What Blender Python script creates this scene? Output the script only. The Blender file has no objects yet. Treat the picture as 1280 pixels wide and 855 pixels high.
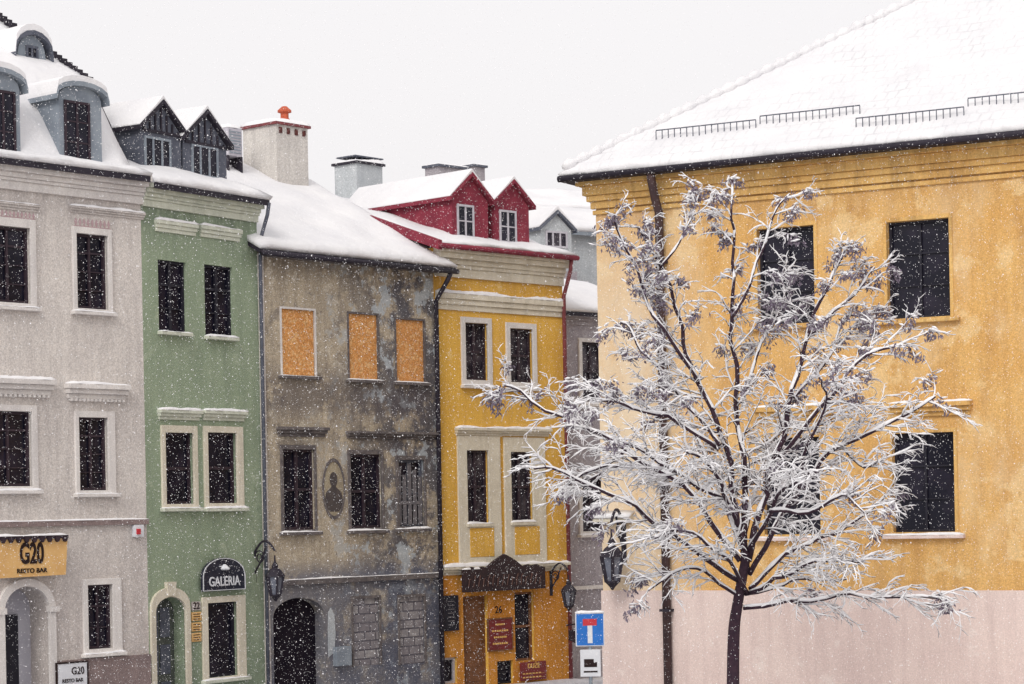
import bpy, math, random
from mathutils import Vector, Matrix, noise
random.seed(7)
R=random.random
def ru(a,b): return a+(b-a)*R()
scene=bpy.context.scene
EYE=4.2; FP=2887.0; ROLL=math.radians(1.1); PCX,PCY=640.0,640.0
cr,sr=math.cos(ROLL),math.sin(ROLL)
def ray(px,py):
    x=(px-PCX)/FP; y=-(py-PCY)/FP
    return x*cr+y*sr, -x*sr+y*cr
def C(r,g,b,k=1.0):
    def f(v):
        v=v/255.0
        return (v/12.92 if v<=0.04045 else ((v+0.055)/1.055)**2.4)*k
    return (f(r),f(g),f(b),1.0)
# ---------------------------------------------------------------- materials
def newmat(name):
    m=bpy.data.materials.new(name); m.use_nodes=True
    nt=m.node_tree; b=nt.nodes["Principled BSDF"]
    return m,nt,b
def N(nt,t,**kw):
    n=nt.nodes.new(t)
    for k,v in kw.items(): setattr(n,k,v)
    return n
def mixc(nt,fac,a,b,blend='MIX'):
    n=N(nt,'ShaderNodeMix',data_type='RGBA',blend_type=blend)
    for i,v in ((0,fac),(6,a),(7,b)):
        if hasattr(v,'links'): nt.links.new(v,n.inputs[i])
        else: n.inputs[i].default_value=v
    return n.outputs[2]
def coords(nt,scale=(1,1,1),loc=(0,0,0)):
    tc=N(nt,'ShaderNodeTexCoord'); mp=N(nt,'ShaderNodeMapping')
    mp.inputs['Scale'].default_value=scale; mp.inputs['Location'].default_value=loc
    nt.links.new(tc.outputs['Object'],mp.inputs[0]); return mp.outputs[0]
def noisef(nt,scale,detail=5,vec=None,rough=.6,lo=.35,hi=.65,dist=0):
    n=N(nt,'ShaderNodeTexNoise'); n.inputs['Scale'].default_value=scale
    n.inputs['Detail'].default_value=detail; n.inputs['Roughness'].default_value=rough
    n.inputs['Distortion'].default_value=dist
    if vec is not None: nt.links.new(vec,n.inputs['Vector'])
    mr=N(nt,'ShaderNodeMapRange'); mr.inputs[1].default_value=lo; mr.inputs[2].default_value=hi
    nt.links.new(n.outputs[0],mr.inputs[0]); return mr.outputs[0]
def mul(nt,a,b,op='MULTIPLY'):
    n=N(nt,'ShaderNodeMath',operation=op)
    for i,v in enumerate((a,b)):
        if hasattr(v,'links'): nt.links.new(v,n.inputs[i])
        else: n.inputs[i].default_value=v
    return n.outputs[0]
def axisramp(nt,ax,lo,hi):
    g=N(nt,'ShaderNodeSeparateXYZ'); nt.links.new(coords(nt),g.inputs[0])
    mr=N(nt,'ShaderNodeMapRange'); mr.inputs[1].default_value=lo; mr.inputs[2].default_value=hi
    nt.links.new(g.outputs[ax],mr.inputs[0]); return mr.outputs[0]
def plaster(name,c1,c2,dirt,patches=(),streak=.5,top=None,low=None,bump=.35,speck=.35,off=0.0,rough=.9):
    m,nt,b=newmat(name)
    v=coords(nt,loc=(off,off*.7,off*.3))
    col=mixc(nt,noisef(nt,.8,6,v,.65,.3,.7),c1,c2)
    sv=coords(nt,(3.0,3.0,.28),(off,0,off))
    col=mixc(nt,mul(nt,noisef(nt,1.3,6,sv,.7,.45,.8),streak),col,dirt)
    if top:
        col=mixc(nt,mul(nt,mul(nt,axisramp(nt,2,top[0],top[1]),noisef(nt,2.2,7,sv,.7,.3,.6)),.8),col,dirt)
    if low:
        col=mixc(nt,mul(nt,mul(nt,axisramp(nt,2,low[1],low[0]),noisef(nt,1.5,7,v,.7,.3,.6)),.8),col,low[2])
    for i,(pc,sc,lo,amt) in enumerate(patches):
        pv=coords(nt,loc=(off+7*i+3,2*i,5*i+1))
        col=mixc(nt,mul(nt,noisef(nt,sc,9,pv,.68,lo,lo+.05,.3),amt),col,pc)
    fine=noisef(nt,38,3,v,.7,.3,.7)
    dk=N(nt,'ShaderNodeMapRange'); dk.inputs[3].default_value=1-speck; dk.inputs[4].default_value=1.0+speck*.4
    nt.links.new(fine,dk.inputs[0])
    cmb=N(nt,'ShaderNodeCombineColor')
    for i in range(3): nt.links.new(dk.outputs[0],cmb.inputs[i])
    col=mixc(nt,1.0,col,cmb.outputs[0],'MULTIPLY')
    nt.links.new(col,b.inputs['Base Color']); b.inputs['Roughness'].default_value=rough
    b.inputs['Specular IOR Level'].default_value=.15
    bp=N(nt,'ShaderNodeBump'); bp.inputs['Strength'].default_value=bump; bp.inputs['Distance'].default_value=.02
    h=noisef(nt,9,8,v,.7,.2,.8); nt.links.new(h,bp.inputs['Height']); nt.links.new(bp.outputs[0],b.inputs['Normal'])
    return m
def overlay(m,fac_fn,c):
    nt=m.node_tree; b=nt.nodes["Principled BSDF"]; src=b.inputs['Base Color'].links[0].from_socket
    nt.links.new(mixc(nt,fac_fn(nt),src,c),b.inputs['Base Color']); return m
def simple(name,c,c2=None,rough=.7,spec=.3,scale=6,metal=0.0,bump=.1):
    m,nt,b=newmat(name); v=coords(nt)
    c2=c2 or tuple(x*.6 for x in c[:3])+(1,)
    nt.links.new(mixc(nt,noisef(nt,scale,6,v,.65,.3,.75),c,c2),b.inputs['Base Color'])
    b.inputs['Roughness'].default_value=rough; b.inputs['Specular IOR Level'].default_value=spec; b.inputs['Metallic'].default_value=metal
    if bump:
        bp=N(nt,'ShaderNodeBump'); bp.inputs['Strength'].default_value=bump; bp.inputs['Distance'].default_value=.02
        nt.links.new(noisef(nt,scale*4,5,v,.7,.2,.8),bp.inputs['Height']); nt.links.new(bp.outputs[0],b.inputs['Normal'])
    return m
def snowmat(name,brick=False,k_=1.0):
    m,nt,b=newmat(name); v=coords(nt)
    col=mixc(nt,noisef(nt,1.1,7,v,.6,.3,.7),(.785*k_,.775*k_,.78*k_,1),(.695*k_,.69*k_,.71*k_,1))
    b.inputs['Roughness'].default_value=.8; b.inputs['Specular IOR Level'].default_value=.1
    bp=N(nt,'ShaderNodeBump'); bp.inputs['Strength'].default_value=.6; bp.inputs['Distance'].default_value=.03
    h=noisef(nt,5,8,v,.6,.2,.8)
    if brick:
        br=N(nt,'ShaderNodeTexBrick'); br.inputs['Scale'].default_value=1.0
        br.inputs['Mortar Size'].default_value=.035; br.inputs['Mortar Smooth'].default_value=1.0
        br.inputs['Brick Width'].default_value=.22; br.inputs['Row Height'].default_value=.30
        nt.links.new(coords(nt),br.inputs['Vector'])
        amt=mul(nt,noisef(nt,.9,6,v,.65,.38,.64),noisef(nt,7,5,v,.7,.3,.65))
        k=mul(nt,br.outputs['Fac'],amt)
        h=mul(nt,mul(nt,k,-.7),h,'ADD')
        col=mixc(nt,mul(nt,k,.5),col,(.46,.455,.49,1))
    nt.links.new(col,b.inputs['Base Color'])
    nt.links.new(h,bp.inputs['Height']); nt.links.new(bp.outputs[0],b.inputs['Normal'])
    return m
def glassmat(name,c=(.012,.012,.02,1),c2=(.035,.035,.05,1)):
    m,nt,b=newmat(name); v=coords(nt)
    nt.links.new(mixc(nt,noisef(nt,1.6,4,v,.6,.45,.7),c,c2),b.inputs['Base Color'])
    b.inputs['Roughness'].default_value=.2; b.inputs['Specular IOR Level'].default_value=.2
    bp=N(nt,'ShaderNodeBump'); bp.inputs['Strength'].default_value=.15; bp.inputs['Distance'].default_value=.02
    nt.links.new(noisef(nt,1.2,2,v),bp.inputs['Height']); nt.links.new(bp.outputs[0],b.inputs['Normal'])
    return m
M={}
M['snow']=snowmat('snow'); M['tilesnow']=snowmat('snow_over_tiles',True,.97); M['brightsnow']=snowmat('fresh_snow',False,1.1)
M['glass']=glassmat('window_glass',(.008,.008,.016,1),(.024,.02,.035,1)); M['glass2']=glassmat('window_glass_pale',(.02,.016,.026,1),(.10,.085,.10,1))
M['greyp']=plaster('pale_grey_plaster',C(222,215,208),C(204,197,192),C(154,146,144),streak=.55,top=(9.6,11.2),low=(0,4.6,C(172,161,158)),off=1)
M['greyp_low']=plaster('brownish_plinth',C(160,142,138),C(130,115,114),C(96,86,90),off=2)
M['white']=plaster('white_trim',C(226,221,216),C(208,203,200),C(158,152,152),streak=.4,speck=.2,off=3,bump=.15)
M['cream']=plaster('cream_trim',C(224,217,199),C(210,202,184),C(156,148,130),streak=.45,speck=.2,off=4,bump=.15)
M['green']=plaster('sage_green_plaster',C(160,173,148),C(145,160,135),C(114,126,110),((C(180,190,166),1.6,.58,.55),(C(128,144,120),1.1,.6,.5)),streak=.55,top=(9.4,10.4),low=(0,2.6,C(118,130,114)),off=5)
M['palegreen']=plaster('pale_green_trim',C(212,214,198),C(194,198,182),C(134,138,126),streak=.5,off=6,speck=.15,bump=.15)
mm=plaster('decayed_plaster',C(206,192,168),C(180,167,148),C(118,108,100),
      ((C(136,128,120),.8,.56,.7),(C(212,202,184),1.5,.56,.8),(C(100,91,86),2.3,.62,.65),(C(214,214,208),3.2,.64,.75),(C(222,212,190),.9,.60,.6)),
      streak=.7,top=(9.2,9.9),low=(0,3.1,C(120,120,128)),bump=.8,speck=.42,off=8)
overlay(mm,lambda nt:mul(nt,mul(nt,axisramp(nt,0,1.8,4.2),noisef(nt,.9,9,coords(nt,loc=(3,1,9)),.72,.45,.52)),.82),C(74,75,88))
overlay(mm,lambda nt:mul(nt,mul(nt,axisramp(nt,0,1.2,3.4),noisef(nt,1.4,9,coords(nt,loc=(13,5,2)),.72,.535,.57)),.8),C(180,188,194))
overlay(mm,lambda nt:mul(nt,mul(nt,mul(nt,axisramp(nt,2,6.0,6.6),axisramp(nt,2,7.6,7.0)),noisef(nt,1.3,9,coords(nt,loc=(31,5,12)),.72,.42,.5)),.65),C(84,78,82))
overlay(mm,lambda nt:mul(nt,mul(nt,axisramp(nt,2,3.3,2.9),noisef(nt,1.4,9,coords(nt,loc=(1,5,22)),.7,.34,.5)),.75),C(92,96,112))
M['decay']=mm
M['decaydark']=simple('sooty_stone',C(120,113,110),C(78,73,77),.9,.1,5)
M['board']=plaster('orange_chipboard',C(224,162,100),C(208,144,84),C(178,120,70),((C(240,198,144),14,.52,.7),),speck=.5,streak=.2,off=9)
M['yellow']=plaster('yellow_plaster',C(234,188,92),C(222,172,76),C(174,130,74),((C(238,206,138),1.4,.60,.6),),streak=.45,top=(9.0,10.4),off=10,speck=.3)
M['orange']=plaster('orange_plaster',C(220,156,70),C(202,134,58),C(130,88,54),((C(226,176,98),2,.6,.5),),streak=.6,off=11)
mm=plaster('ochre_plaster',C(222,180,116),C(210,162,96),C(166,124,80),((C(228,196,144),.8,.54,.7),(C(186,142,86),1.5,.58,.55),(C(230,212,180),2.4,.64,.65)),streak=.6,top=(9.4,10.8),off=13,speck=.32,bump=.5)
overlay(mm,lambda nt:mul(nt,mul(nt,axisramp(nt,0,2.4,.9),axisramp(nt,2,10.8,7.6)),mul(nt,noisef(nt,1.0,7,coords(nt),.7,.15,.5),.78)),C(220,205,182))
overlay(mm,lambda nt:mul(nt,mul(nt,noisef(nt,.9,8,coords(nt,(.8,1,.5),(5,5,5)),.7,.5,.7),axisramp(nt,2,11.0,9.5)),.5),C(224,202,166))
M['ochre']=mm
M['ochretrim']=plaster('ochre_trim',C(224,186,120),C(208,162,96),C(118,88,62),streak=.75,off=14,speck=.25)
M['pink']=plaster('pale_pink_plaster',C(224,206,198),C(212,192,186),C(188,166,162),((C(226,213,206),1.2,.58,.6),),streak=.6,off=15,speck=.2,bump=.2)
M['farwall']=plaster('grey_brick_wall',C(180,174,178),C(156,149,155),C(118,112,120),streak=.5,off=16)
M['bluewall']=plaster('blue_grey_wall',C(196,200,202),C(178,183,187),C(142,147,153),off=17)
M['chim']=plaster('chimney_render',C(216,211,204),C(200,195,190),C(154,147,144),off=18)
M['red']=simple('red_sheet_metal',C(142,58,72),C(108,44,58),.8,.15,4)
M['redpipe']=simple('red_pipe_metal',C(132,66,68),C(96,50,56),.6,.3,4)
M['zinc']=simple('blue_grey_zinc',C(146,154,162),C(114,122,133),.7,.2,3)
M['darkzinc']=simple('dark_slate_metal',C(100,103,114),C(70,74,86),.7,.2,4)
M['dark']=simple('dark_metal',C(54,49,58),C(36,33,43),.6,.2,8)
M['pipe']=simple('brown_downpipe',C(80,60,58),C(54,43,48),.6,.3,4)
M['woodf']=simple('dark_wood_frame',C(58,44,52),C(38,30,40),.6,.3,9)
M['blackf']=simple('black_frame',C(34,32,44),C(24,24,34),.6,.3,9)
M['whitef']=simple('white_frame',C(195,192,198),C(166,162,172),.6,.3,9)
M['brownd']=simple('brown_door_wood',C(128,86,56),C(90,60,44),.6,.3,7)
M['dim']=simple('dark_interior',C(46,40,46),C(24,22,32),.95,.0,2)
M['arcin']=simple('grey_passage',C(186,184,190),C(160,158,168),.9,.1,2)
M['plaqr']=simple('dark_red_plaque',C(126,44,46),C(98,36,38),.4,.3,3)
M['gold']=simple('gold_lettering',C(226,186,106),C(206,160,90),.5,.3,9,bump=0)
M['ink']=simple('dark_lettering',C(44,28,26),C(30,20,22),.6,.2,9,bump=0)
M['whitel']=simple('white_lettering',C(222,224,228),C(206,208,214),.5,.3,9,bump=0)
M['signwood']=simple('varnished_sign_wood',C(224,184,124),C(204,158,98),.5,.3,3)
M['signnavy']=simple('navy_sign',C(42,44,58),C(30,32,46),.4,.3,6)
M['blue']=simple('sign_blue',C(36,112,196),C(28,98,176),.4,.4,4,bump=0)
M['sred']=simple('sign_red',C(198,52,62),C(178,46,56),.4,.4,4,bump=0)
M['swhite']=simple('sign_white',C(216,218,222),C(200,202,208),.4,.4,4,bump=0)
M['pot']=simple('terracotta_pot',C(196,100,72),C(160,76,56),.8,.2,8)
M['vent']=simple('dark_vent_brick',C(112,66,60),C(70,48,50),.9,.1,8)
M['bark']=simple('wet_bark',C(74,55,64),C(45,35,47),.85,.15,14,bump=.6)
M['leaf']=simple('withered_leaf',C(136,126,138),C(88,78,94),.8,.1,20,bump=0)
M['lglass']=simple('lantern_glass',C(118,122,134),C(78,82,96),.2,.5,4,bump=0)
M['mural']=plaster('faded_mural',C(180,168,144),C(154,142,122),C(98,90,84),streak=.5,off=21)
M['muralfig']=simple('faded_figure_paint',C(92,84,80),C(66,62,66),.9,.1,9)
M['slat']=simple('weathered_slats',C(128,124,126),C(80,78,86),.9,.1,10,bump=.4)
def lattice():
    m,nt,b=newmat('blockwork_infill')
    br=N(nt,'ShaderNodeTexBrick'); br.inputs['Scale'].default_value=1
    br.inputs['Brick Width'].default_value=.36; br.inputs['Row Height'].default_value=.2; br.inputs['Mortar Size'].default_value=.018
    br.inputs['Color1'].default_value=C(158,154,154); br.inputs['Color2'].default_value=C(128,122,126); br.inputs['Mortar'].default_value=C(76,72,80)
    cv=N(nt,'ShaderNodeMapping'); cv.inputs['Rotation'].default_value=(math.radians(90),0,0)
    tc=N(nt,'ShaderNodeTexCoord'); nt.links.new(tc.outputs['Object'],cv.inputs[0]); nt.links.new(cv.outputs[0],br.inputs['Vector'])
    nt.links.new(mixc(nt,mul(nt,noisef(nt,3,6,coords(nt),.7,.4,.6),.7),br.outputs['Color'],C(108,104,110)),b.inputs['Base Color'])
    b.inputs['Roughness'].default_value=.95
    return m
M['block']=lattice()
# ---------------------------------------------------------------- mesh tools
ORG={}
class MB:
    def __init__(s): s.v=[]; s.f=[]
    def poly(s,pts):
        i=len(s.v); s.v+= [tuple(p) for p in pts]; s.f.append(tuple(range(i,i+len(pts))))
    def box(s,u0,u1,y0,y1,z0,z1):
        if u1<u0:u0,u1=u1,u0
        if y1<y0:y0,y1=y1,y0
        if z1<z0:z0,z1=z1,z0
        i=len(s.v)
        s.v+=[(u0,y0,z0),(u1,y0,z0),(u1,y1,z0),(u0,y1,z0),(u0,y0,z1),(u1,y0,z1),(u1,y1,z1),(u0,y1,z1)]
        for q in ((0,1,5,4),(1,2,6,5),(2,3,7,6),(3,0,4,7),(4,5,6,7),(3,2,1,0)): s.f.append(tuple(i+k for k in q))
        return s
    def prism(s,pts,y0,y1):
        i=len(s.v); n=len(pts)
        s.v+=[(p[0],y0,p[1]) for p in pts]+[(p[0],y1,p[1]) for p in pts]
        s.f.append(tuple(i+k for k in range(n))); s.f.append(tuple(i+n+k for k in reversed(range(n))))
        for k in range(n):
            k2=(k+1)%n; s.f.append((i+k2,i+k,i+n+k,i+n+k2))
        return s
    def xprism(s,pts,u0,u1):
        i=len(s.v); n=len(pts)
        s.v+=[(u0,p[0],p[1]) for p in pts]+[(u1,p[0],p[1]) for p in pts]
        s.f.append(tuple(i+k for k in reversed(range(n)))); s.f.append(tuple(i+n+k for k in range(n)))
        for k in range(n):
            k2=(k+1)%n; s.f.append((i+k,i+k2,i+n+k2,i+n+k))
        return s
    def tube(s,pts,rad,sides=6,cap=True):
        pts=[Vector(p) for p in pts]; n=len(pts); i0=len(s.v); prev=None
        for k,p in enumerate(pts):
            d=(pts[min(k+1,n-1)]-pts[max(k-1,0)])
            if d.length<1e-6: d=Vector((0,0,1))
            d.normalize()
            if prev is None:
                a=Vector((0,0,1)) if abs(d.z)<.9 else Vector((1,0,0)); x=d.cross(a).normalized()
            else:
                x=prev-d*prev.dot(d)
                if x.length<1e-5: x=d.orthogonal()
                x.normalize()
            prev=x; y=d.cross(x); r=rad[k] if isinstance(rad,(list,tuple)) else rad
            for j in range(sides):
                t=2*math.pi*j/sides; s.v.append(tuple(p+x*(r*math.cos(t))+y*(r*math.sin(t))))
        for k in range(n-1):
            for j in range(sides):
                a=i0+k*sides+j; b=i0+k*sides+(j+1)%sides
                s.f.append((a,b,b+sides,a+sides))
        if cap:
            s.f.append(tuple(i0+j for j in reversed(range(sides)))); s.f.append(tuple(i0+(n-1)*sides+j for j in range(sides)))
        return s
    def lathe(s,c,prof,sides=10):
        i0=len(s.v)
        for r,z in prof:
            for j in range(sides):
                t=2*math.pi*j/sides; s.v.append((c[0]+r*math.cos(t),c[1]+r*math.sin(t),c[2]+z))
        for k in range(len(prof)-1):
            for j in range(sides):
                a=i0+k*sides+j; b=i0+k*sides+(j+1)%sides; s.f.append((a,b,b+sides,a+sides))
        s.f.append(tuple(i0+j for j in reversed(range(sides)))); s.f.append(tuple(i0+(len(prof)-1)*sides+j for j in range(sides)))
        return s
    def obj(s,name,mat,parent,smooth=False,bevel=0):
        o_=ORG.get(parent.name if parent else '',Vector((0,0,0)))
        me=bpy.data.meshes.new(name); me.from_pydata([(a-o_[0],b-o_[1],c-o_[2]) for a,b,c in s.v],[],s.f); me.update()
        ob=bpy.data.objects.new(name,me); scene.collection.objects.link(ob)
        me.materials.append(M[mat] if isinstance(mat,str) else mat)
        if parent: ob.parent=parent; ORG[ob.name]=o_
        if smooth:
            for p in me.polygons: p.use_smooth=True
        if bevel:
            b=ob.modifiers.new('bevel','BEVEL'); b.width=bevel; b.segments=2; b.limit_method='ANGLE'
        return ob
class Facade:
    def __init__(s,A,B):
        s.A=Vector(A); d=Vector(B)-s.A; s.L=d.length; s.d=d.normalized(); s.i=Vector((-s.d.y,s.d.x))
    def m(s,px,py,off=0):
        wx,wz=ray(px,py); t=(off+s.A.dot(s.i))/(wx*s.i.x+s.i.y)
        P=Vector((t*wx,t)); return (P-s.A).dot(s.d), EYE+t*wz
    def rect(s,xl,xr,yt,yb,off=0):
        xc=(xl+xr)/2; ym=(yt+yb)/2
        return s.m(xl,ym,off)[0],s.m(xr,ym,off)[0],s.m(xc,yb,off)[1],s.m(xc,yt,off)[1]
    def mat(s): return Matrix(((s.d.x,s.i.x,0,s.A.x),(s.d.y,s.i.y,0,s.A.y),(0,0,1,0),(0,0,0,1)))
def thing(name,F,label,cat,at=(0,0,0),group=None):
    e=bpy.data.objects.new(name,None); scene.collection.objects.link(e); e.empty_display_size=.3
    e.matrix_world=F.mat()@Matrix.Translation(at); ORG[e.name]=Vector(at)
    e['label']=label; e['category']=cat
    if group: e['group']=group
    return e
def snow_strip(u0,u1,y0,y1,z,h,parent,name='snow'):
    b=MB(); n=max(3,int((u1-u0)/.1)); pr=[(0,0),(.04,.7),(.25,1),(.75,1),(1,.8),(1,0)]
    e=1
    for k in range(n+1):
        u=u0+(u1-u0)*k/n; e=max(.35,min(1.35,e+ru(-.3,.3))); ee=e*(.5 if k in(0,n) else 1); j=ru(-.02,.015)
        for a,c in pr: b.v.append((u,y0+(y1-y0)*a+(j if a<.1 else 0),z+h*c*ee))
    m=len(pr)
    for k in range(n):
        for j in range(m-1):
            a=k*m+j; b.f.append((a,a+m,a+m+1,a+1))
    b.f.append(tuple(range(m))); b.f.append(tuple(n*m+j for j in reversed(range(m))))
    return b.obj(name,'brightsnow',parent,smooth=True)
def build_wall(H,mat,u0,u1,z1,ops,depth=8.0,z0=0.0):
    b=MB(); us=sorted(set([u0,u1]+[o[0] for o in ops]+[o[1] for o in ops])); zs=sorted(set([z0,z1]+[o[2] for o in ops]+[o[3] for o in ops]))
    us=[u for u in us if u0<=u<=u1]; zs=[z for z in zs if z0<=z<=z1]
    for i in range(len(us)-1):
        for j in range(len(zs)-1):
            cu=(us[i]+us[i+1])/2; cz=(zs[j]+zs[j+1])/2
            if any(o[0]<cu<o[1] and o[2]<cz<o[3] for o in ops): continue
            b.poly([(us[i],0,zs[j]),(us[i+1],0,zs[j]),(us[i+1],0,zs[j+1]),(us[i],0,zs[j+1])])
    for o in ops:
        a,c,d,e=o[:4]; rise=o[4] if len(o)>4 else 0; rv=o[5] if len(o)>5 else .13
        sp=e-rise
        b.poly([(a,0,d),(a,0,sp),(a,rv,sp),(a,rv,d)]); b.poly([(c,0,sp),(c,0,d),(c,rv,d),(c,rv,sp)])
        b.poly([(a,0,d),(a,rv,d),(c,rv,d),(c,0,d)])
        if rise==0: b.poly([(a,0,e),(c,0,e),(c,rv,e),(a,rv,e)])
        else:
            n=14; m_=(a+c)/2; w=(c-a)/2
            P=[(m_-w*math.cos(math.pi*k/n),sp+rise*math.sin(math.pi*k/n)) for k in range(n+1)]
            for k in range(n):
                p,q=P[k],P[k+1]
                b.poly([(p[0],0,p[1]),(q[0],0,q[1]),(q[0],0,e),(p[0],0,e)])
                b.poly([(p[0],0,p[1]),(p[0],rv,p[1]),(q[0],rv,q[1]),(q[0],0,q[1])])
    b.poly([(u0,0,z0),(u0,0,z1),(u0,depth,z1),(u0,depth,z0)]); b.poly([(u1,0,z1),(u1,0,z0),(u1,depth,z0),(u1,depth,z1)])
    b.poly([(u0,depth,z0),(u0,depth,z1),(u1,depth,z1),(u1,depth,z0)])
    b.poly([(u0,.0,z1),(u1,.0,z1),(u1,depth,z1),(u0,depth,z1)])
    return b.obj('wall',mat,H)
def window(H,op,frame='woodf',glass='glass',cols=2,rows=3,rv=.13,sur=None,surm='white',sill=True,sillm='white',sillx=.06,snow=True,proj=.045,fw=.055,bar=.03):
    u0,u1,z0,z1=op[:4]; b=MB(); y0=rv-.07; y1=rv-.015
    b.box(u0,u0+fw,y0,y1,z0,z1); b.box(u1-fw,u1,y0,y1,z0,z1)
    b.box(u0+fw,u1-fw,y0,y1,z0,z0+fw); b.box(u0+fw,u1-fw,y0,y1,z1-fw,z1)
    for c in range(1,cols):
        u=u0+(u1-u0)*c/cols; w=bar*1.3 if (cols==2 or c==cols//2) else bar*.7
        b.box(u-w,u+w,y0+.008,y1-.005,z0+fw,z1-fw)
    for r in range(1,rows):
        z=z0+(z1-z0)*r/rows; w=bar*.5
        if r==rows-1: w=bar
        b.box(u0+fw,u1-fw,y0+.016,y1-.01,z-w,z+w)
    W=b.obj('window',frame,H)
    g=MB(); g.poly([(u0,rv-.012,z0),(u1,rv-.012,z0),(u1,rv-.012,z1),(u0,rv-.012,z1)]); g.obj('glass',glass,W)
    if sur:
        a,c,d,e=sur; s_=MB()
        s_.box(a,u0,-proj,.03,d,e); s_.box(u1,c,-proj,.03,d,e)
        if e>z1+.01: s_.box(u0,u1,-proj,.03,z1,e)
        if z0>d+.01: s_.box(u0,u1,-proj,.03,d,z0)
        s_.obj('surround',surm,W,bevel=.008)
    lo=min(u0,sur[0]) if sur else u0; hi=max(u1,sur[1]) if sur else u1; zb=sur[2] if sur else z0
    if sill:
        s_=MB(); s_.box(lo-sillx,hi+sillx,-.13,.02,zb-.07,zb-.003); s_.obj('sill',sillm,W,bevel=.01)
        if snow: snow_strip(lo-sillx+.01,hi+sillx-.01,-.125,-.005,zb-.003,.035,W)
    return W
def hood(H,F,px,proj=.14,mat='white',snow=True,name='lintel',steps=3,off=0):
    u0,u1,z0,z1=F.rect(*px,off); b=MB()
    for k in range(steps):
        t=(k+1)/steps; e=proj*.35*t
        b.box(u0-e,u1+e,-proj*t,.02,z0+(z1-z0)*k/steps+(.001 if k else 0),z0+(z1-z0)*(k+1)/steps)
    o=b.obj(name,mat,H,bevel=.006)
    if snow: snow_strip(u0-proj*.3,u1+proj*.3,-proj*.98,-.005,z1,.045,o)
    return o
def cornice(H,u0,u1,z0,z1,proj,mat,steps=5,snow=True,name='cornice'):
    b=MB(); pr=[.18,.30,.42,.72,1.0] if steps==5 else [ (k+1)/steps for k in range(steps)]
    hs=[0,.3,.42,.6,.78,1.0] if steps==5 else [k/steps for k in range(steps+1)]
    for k in range(steps):
        b.box(u0,u1,-proj*pr[k],.03,z0+(z1-z0)*hs[k]+.0005*k,z0+(z1-z0)*hs[k+1])
    o=b.obj(name,mat,H,bevel=.008)
    if snow: snow_strip(u0,u1,-proj*1.0,.02,z1,.07,o)
    return o
def snow_slab(u0,u1,prof,th,parent,name='snow',mat='snow',du=.25,amp=.045):
    pts=[]
    for k in range(len(prof)-1):
        a,c=Vector(prof[k]),Vector(prof[k+1]); n=max(1,int((c-a).length/.3))
        for j in range(n): pts.append(a.lerp(c,j/n))
    pts.append(Vector(prof[-1])); n=max(2,int((u1-u0)/du)); b=MB(); m=len(pts)
    for i in range(n+1):
        u=u0+(u1-u0)*i/n
        for j,p in enumerate(pts):
            e=1.0
            if j in(0,m-1): e=.55
            if i in (0,n): e*=.7
            nz=noise.noise(Vector((u*.9,p[0]*.9,p[1]+len(name))))*amp*2+noise.noise(Vector((u*3,p[0]*2.2,p[1])))*.02
            b.v.append((u,p[0]-(.06 if j==0 else 0)+(ru(-.03,.03) if j==0 else 0),p[1]+max(.02,th*e+nz)))
    top=len(b.v)
    for i in range(n+1):
        u=u0+(u1-u0)*i/n
        for p in pts: b.v.append((u,p[0],p[1]+.004))
    for i in range(n):
        for j in range(m-1):
            a=i*m+j; b.f.append((a,a+m,a+m+1,a+1)); c=top+a; b.f.append((c,c+1,c+m+1,c+m))
        a=i*m; b.f.append((a,top+a,top+a+m,a+m)); a=i*m+m-1; b.f.append((a,a+m,top+a+m,top+a))
    for j in range(m-1):
        b.f.append((j,j+1,top+j+1,top+j)); a=n*m+j; b.f.append((a,top+a,top+a+1,a+1))
    return b.obj(name,mat,parent,smooth=True)
def roof(H,u0,u1,prof,mat='dark',th=.1,snow=.16):
    b=MB(); low=[(p[0],p[1]-th) for p in reversed(prof)]
    b.xprism(list(prof)+low,u0,u1); o=b.obj('roof',mat,H)
    snow_slab(u0-.02,u1+.02,prof,snow,o); return o
def dormer(H,u0,u1,zb,tl,off,depth,wall,snowth=.13,win=None,winm='darkzinc',over=.12,board=None,cols=2,rows=2,glass='glass'):
    b=MB(); poly=[(u0,zb),(u1,zb)]+[tl[k] for k in reversed(range(len(tl)))]
    b.prism(poly,off,off+depth); D=b.obj('dormer',wall,H)
    um=(u0+u1)/2
    lo=[( (p[0]-um)*(1+over/(u1-um))+um ,p[1]-(.03 if k in (0,len(tl)-1) else -.03)) for k,p in enumerate(tl)]
    def band(t0,t1,e):
        up=[(p[0],p[1]+t1*(e if k in(0,len(lo)-1) else 1)) for k,p in enumerate(lo)]
        dn=[(p[0],p[1]+t0) for p in lo]
        return dn+list(reversed(up))
    r=MB(); r.prism(band(-.04,.05,1),off-.12,off+depth); r.obj('roof_edge',board or winm,D)
    s=MB(); s.prism(band(.052,.05+snowth,.6),off-.10,off+depth+.02); s.obj('snow','snow',D,smooth=False,bevel=.03)
    if win:
        a,c,d,e=win; w=MB(); y=off-.03; fw=.05
        w.box(a,a+fw,y,off+.01,d,e); w.box(c-fw,c,y,off+.01,d,e); w.box(a+fw,c-fw,y,off+.01,d,d+fw); w.box(a+fw,c-fw,y,off+.01,e-fw,e)
        for k in range(1,cols):
            u=a+(c-a)*k/cols; w.box(u-.025,u+.025,y+.005,off+.01,d+fw,e-fw)
        for k in range(1,rows):
            z=d+(e-d)*k/rows; w.box(a+fw,c-fw,y+.01,off+.01,z-.015,z+.015)
        W=w.obj('window',winm,D); g=MB(); g.poly([(a,off-.008,d),(c,off-.008,d),(c,off-.008,e),(a,off-.008,e)]); g.obj('pane',glass,D)
    return D
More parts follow.
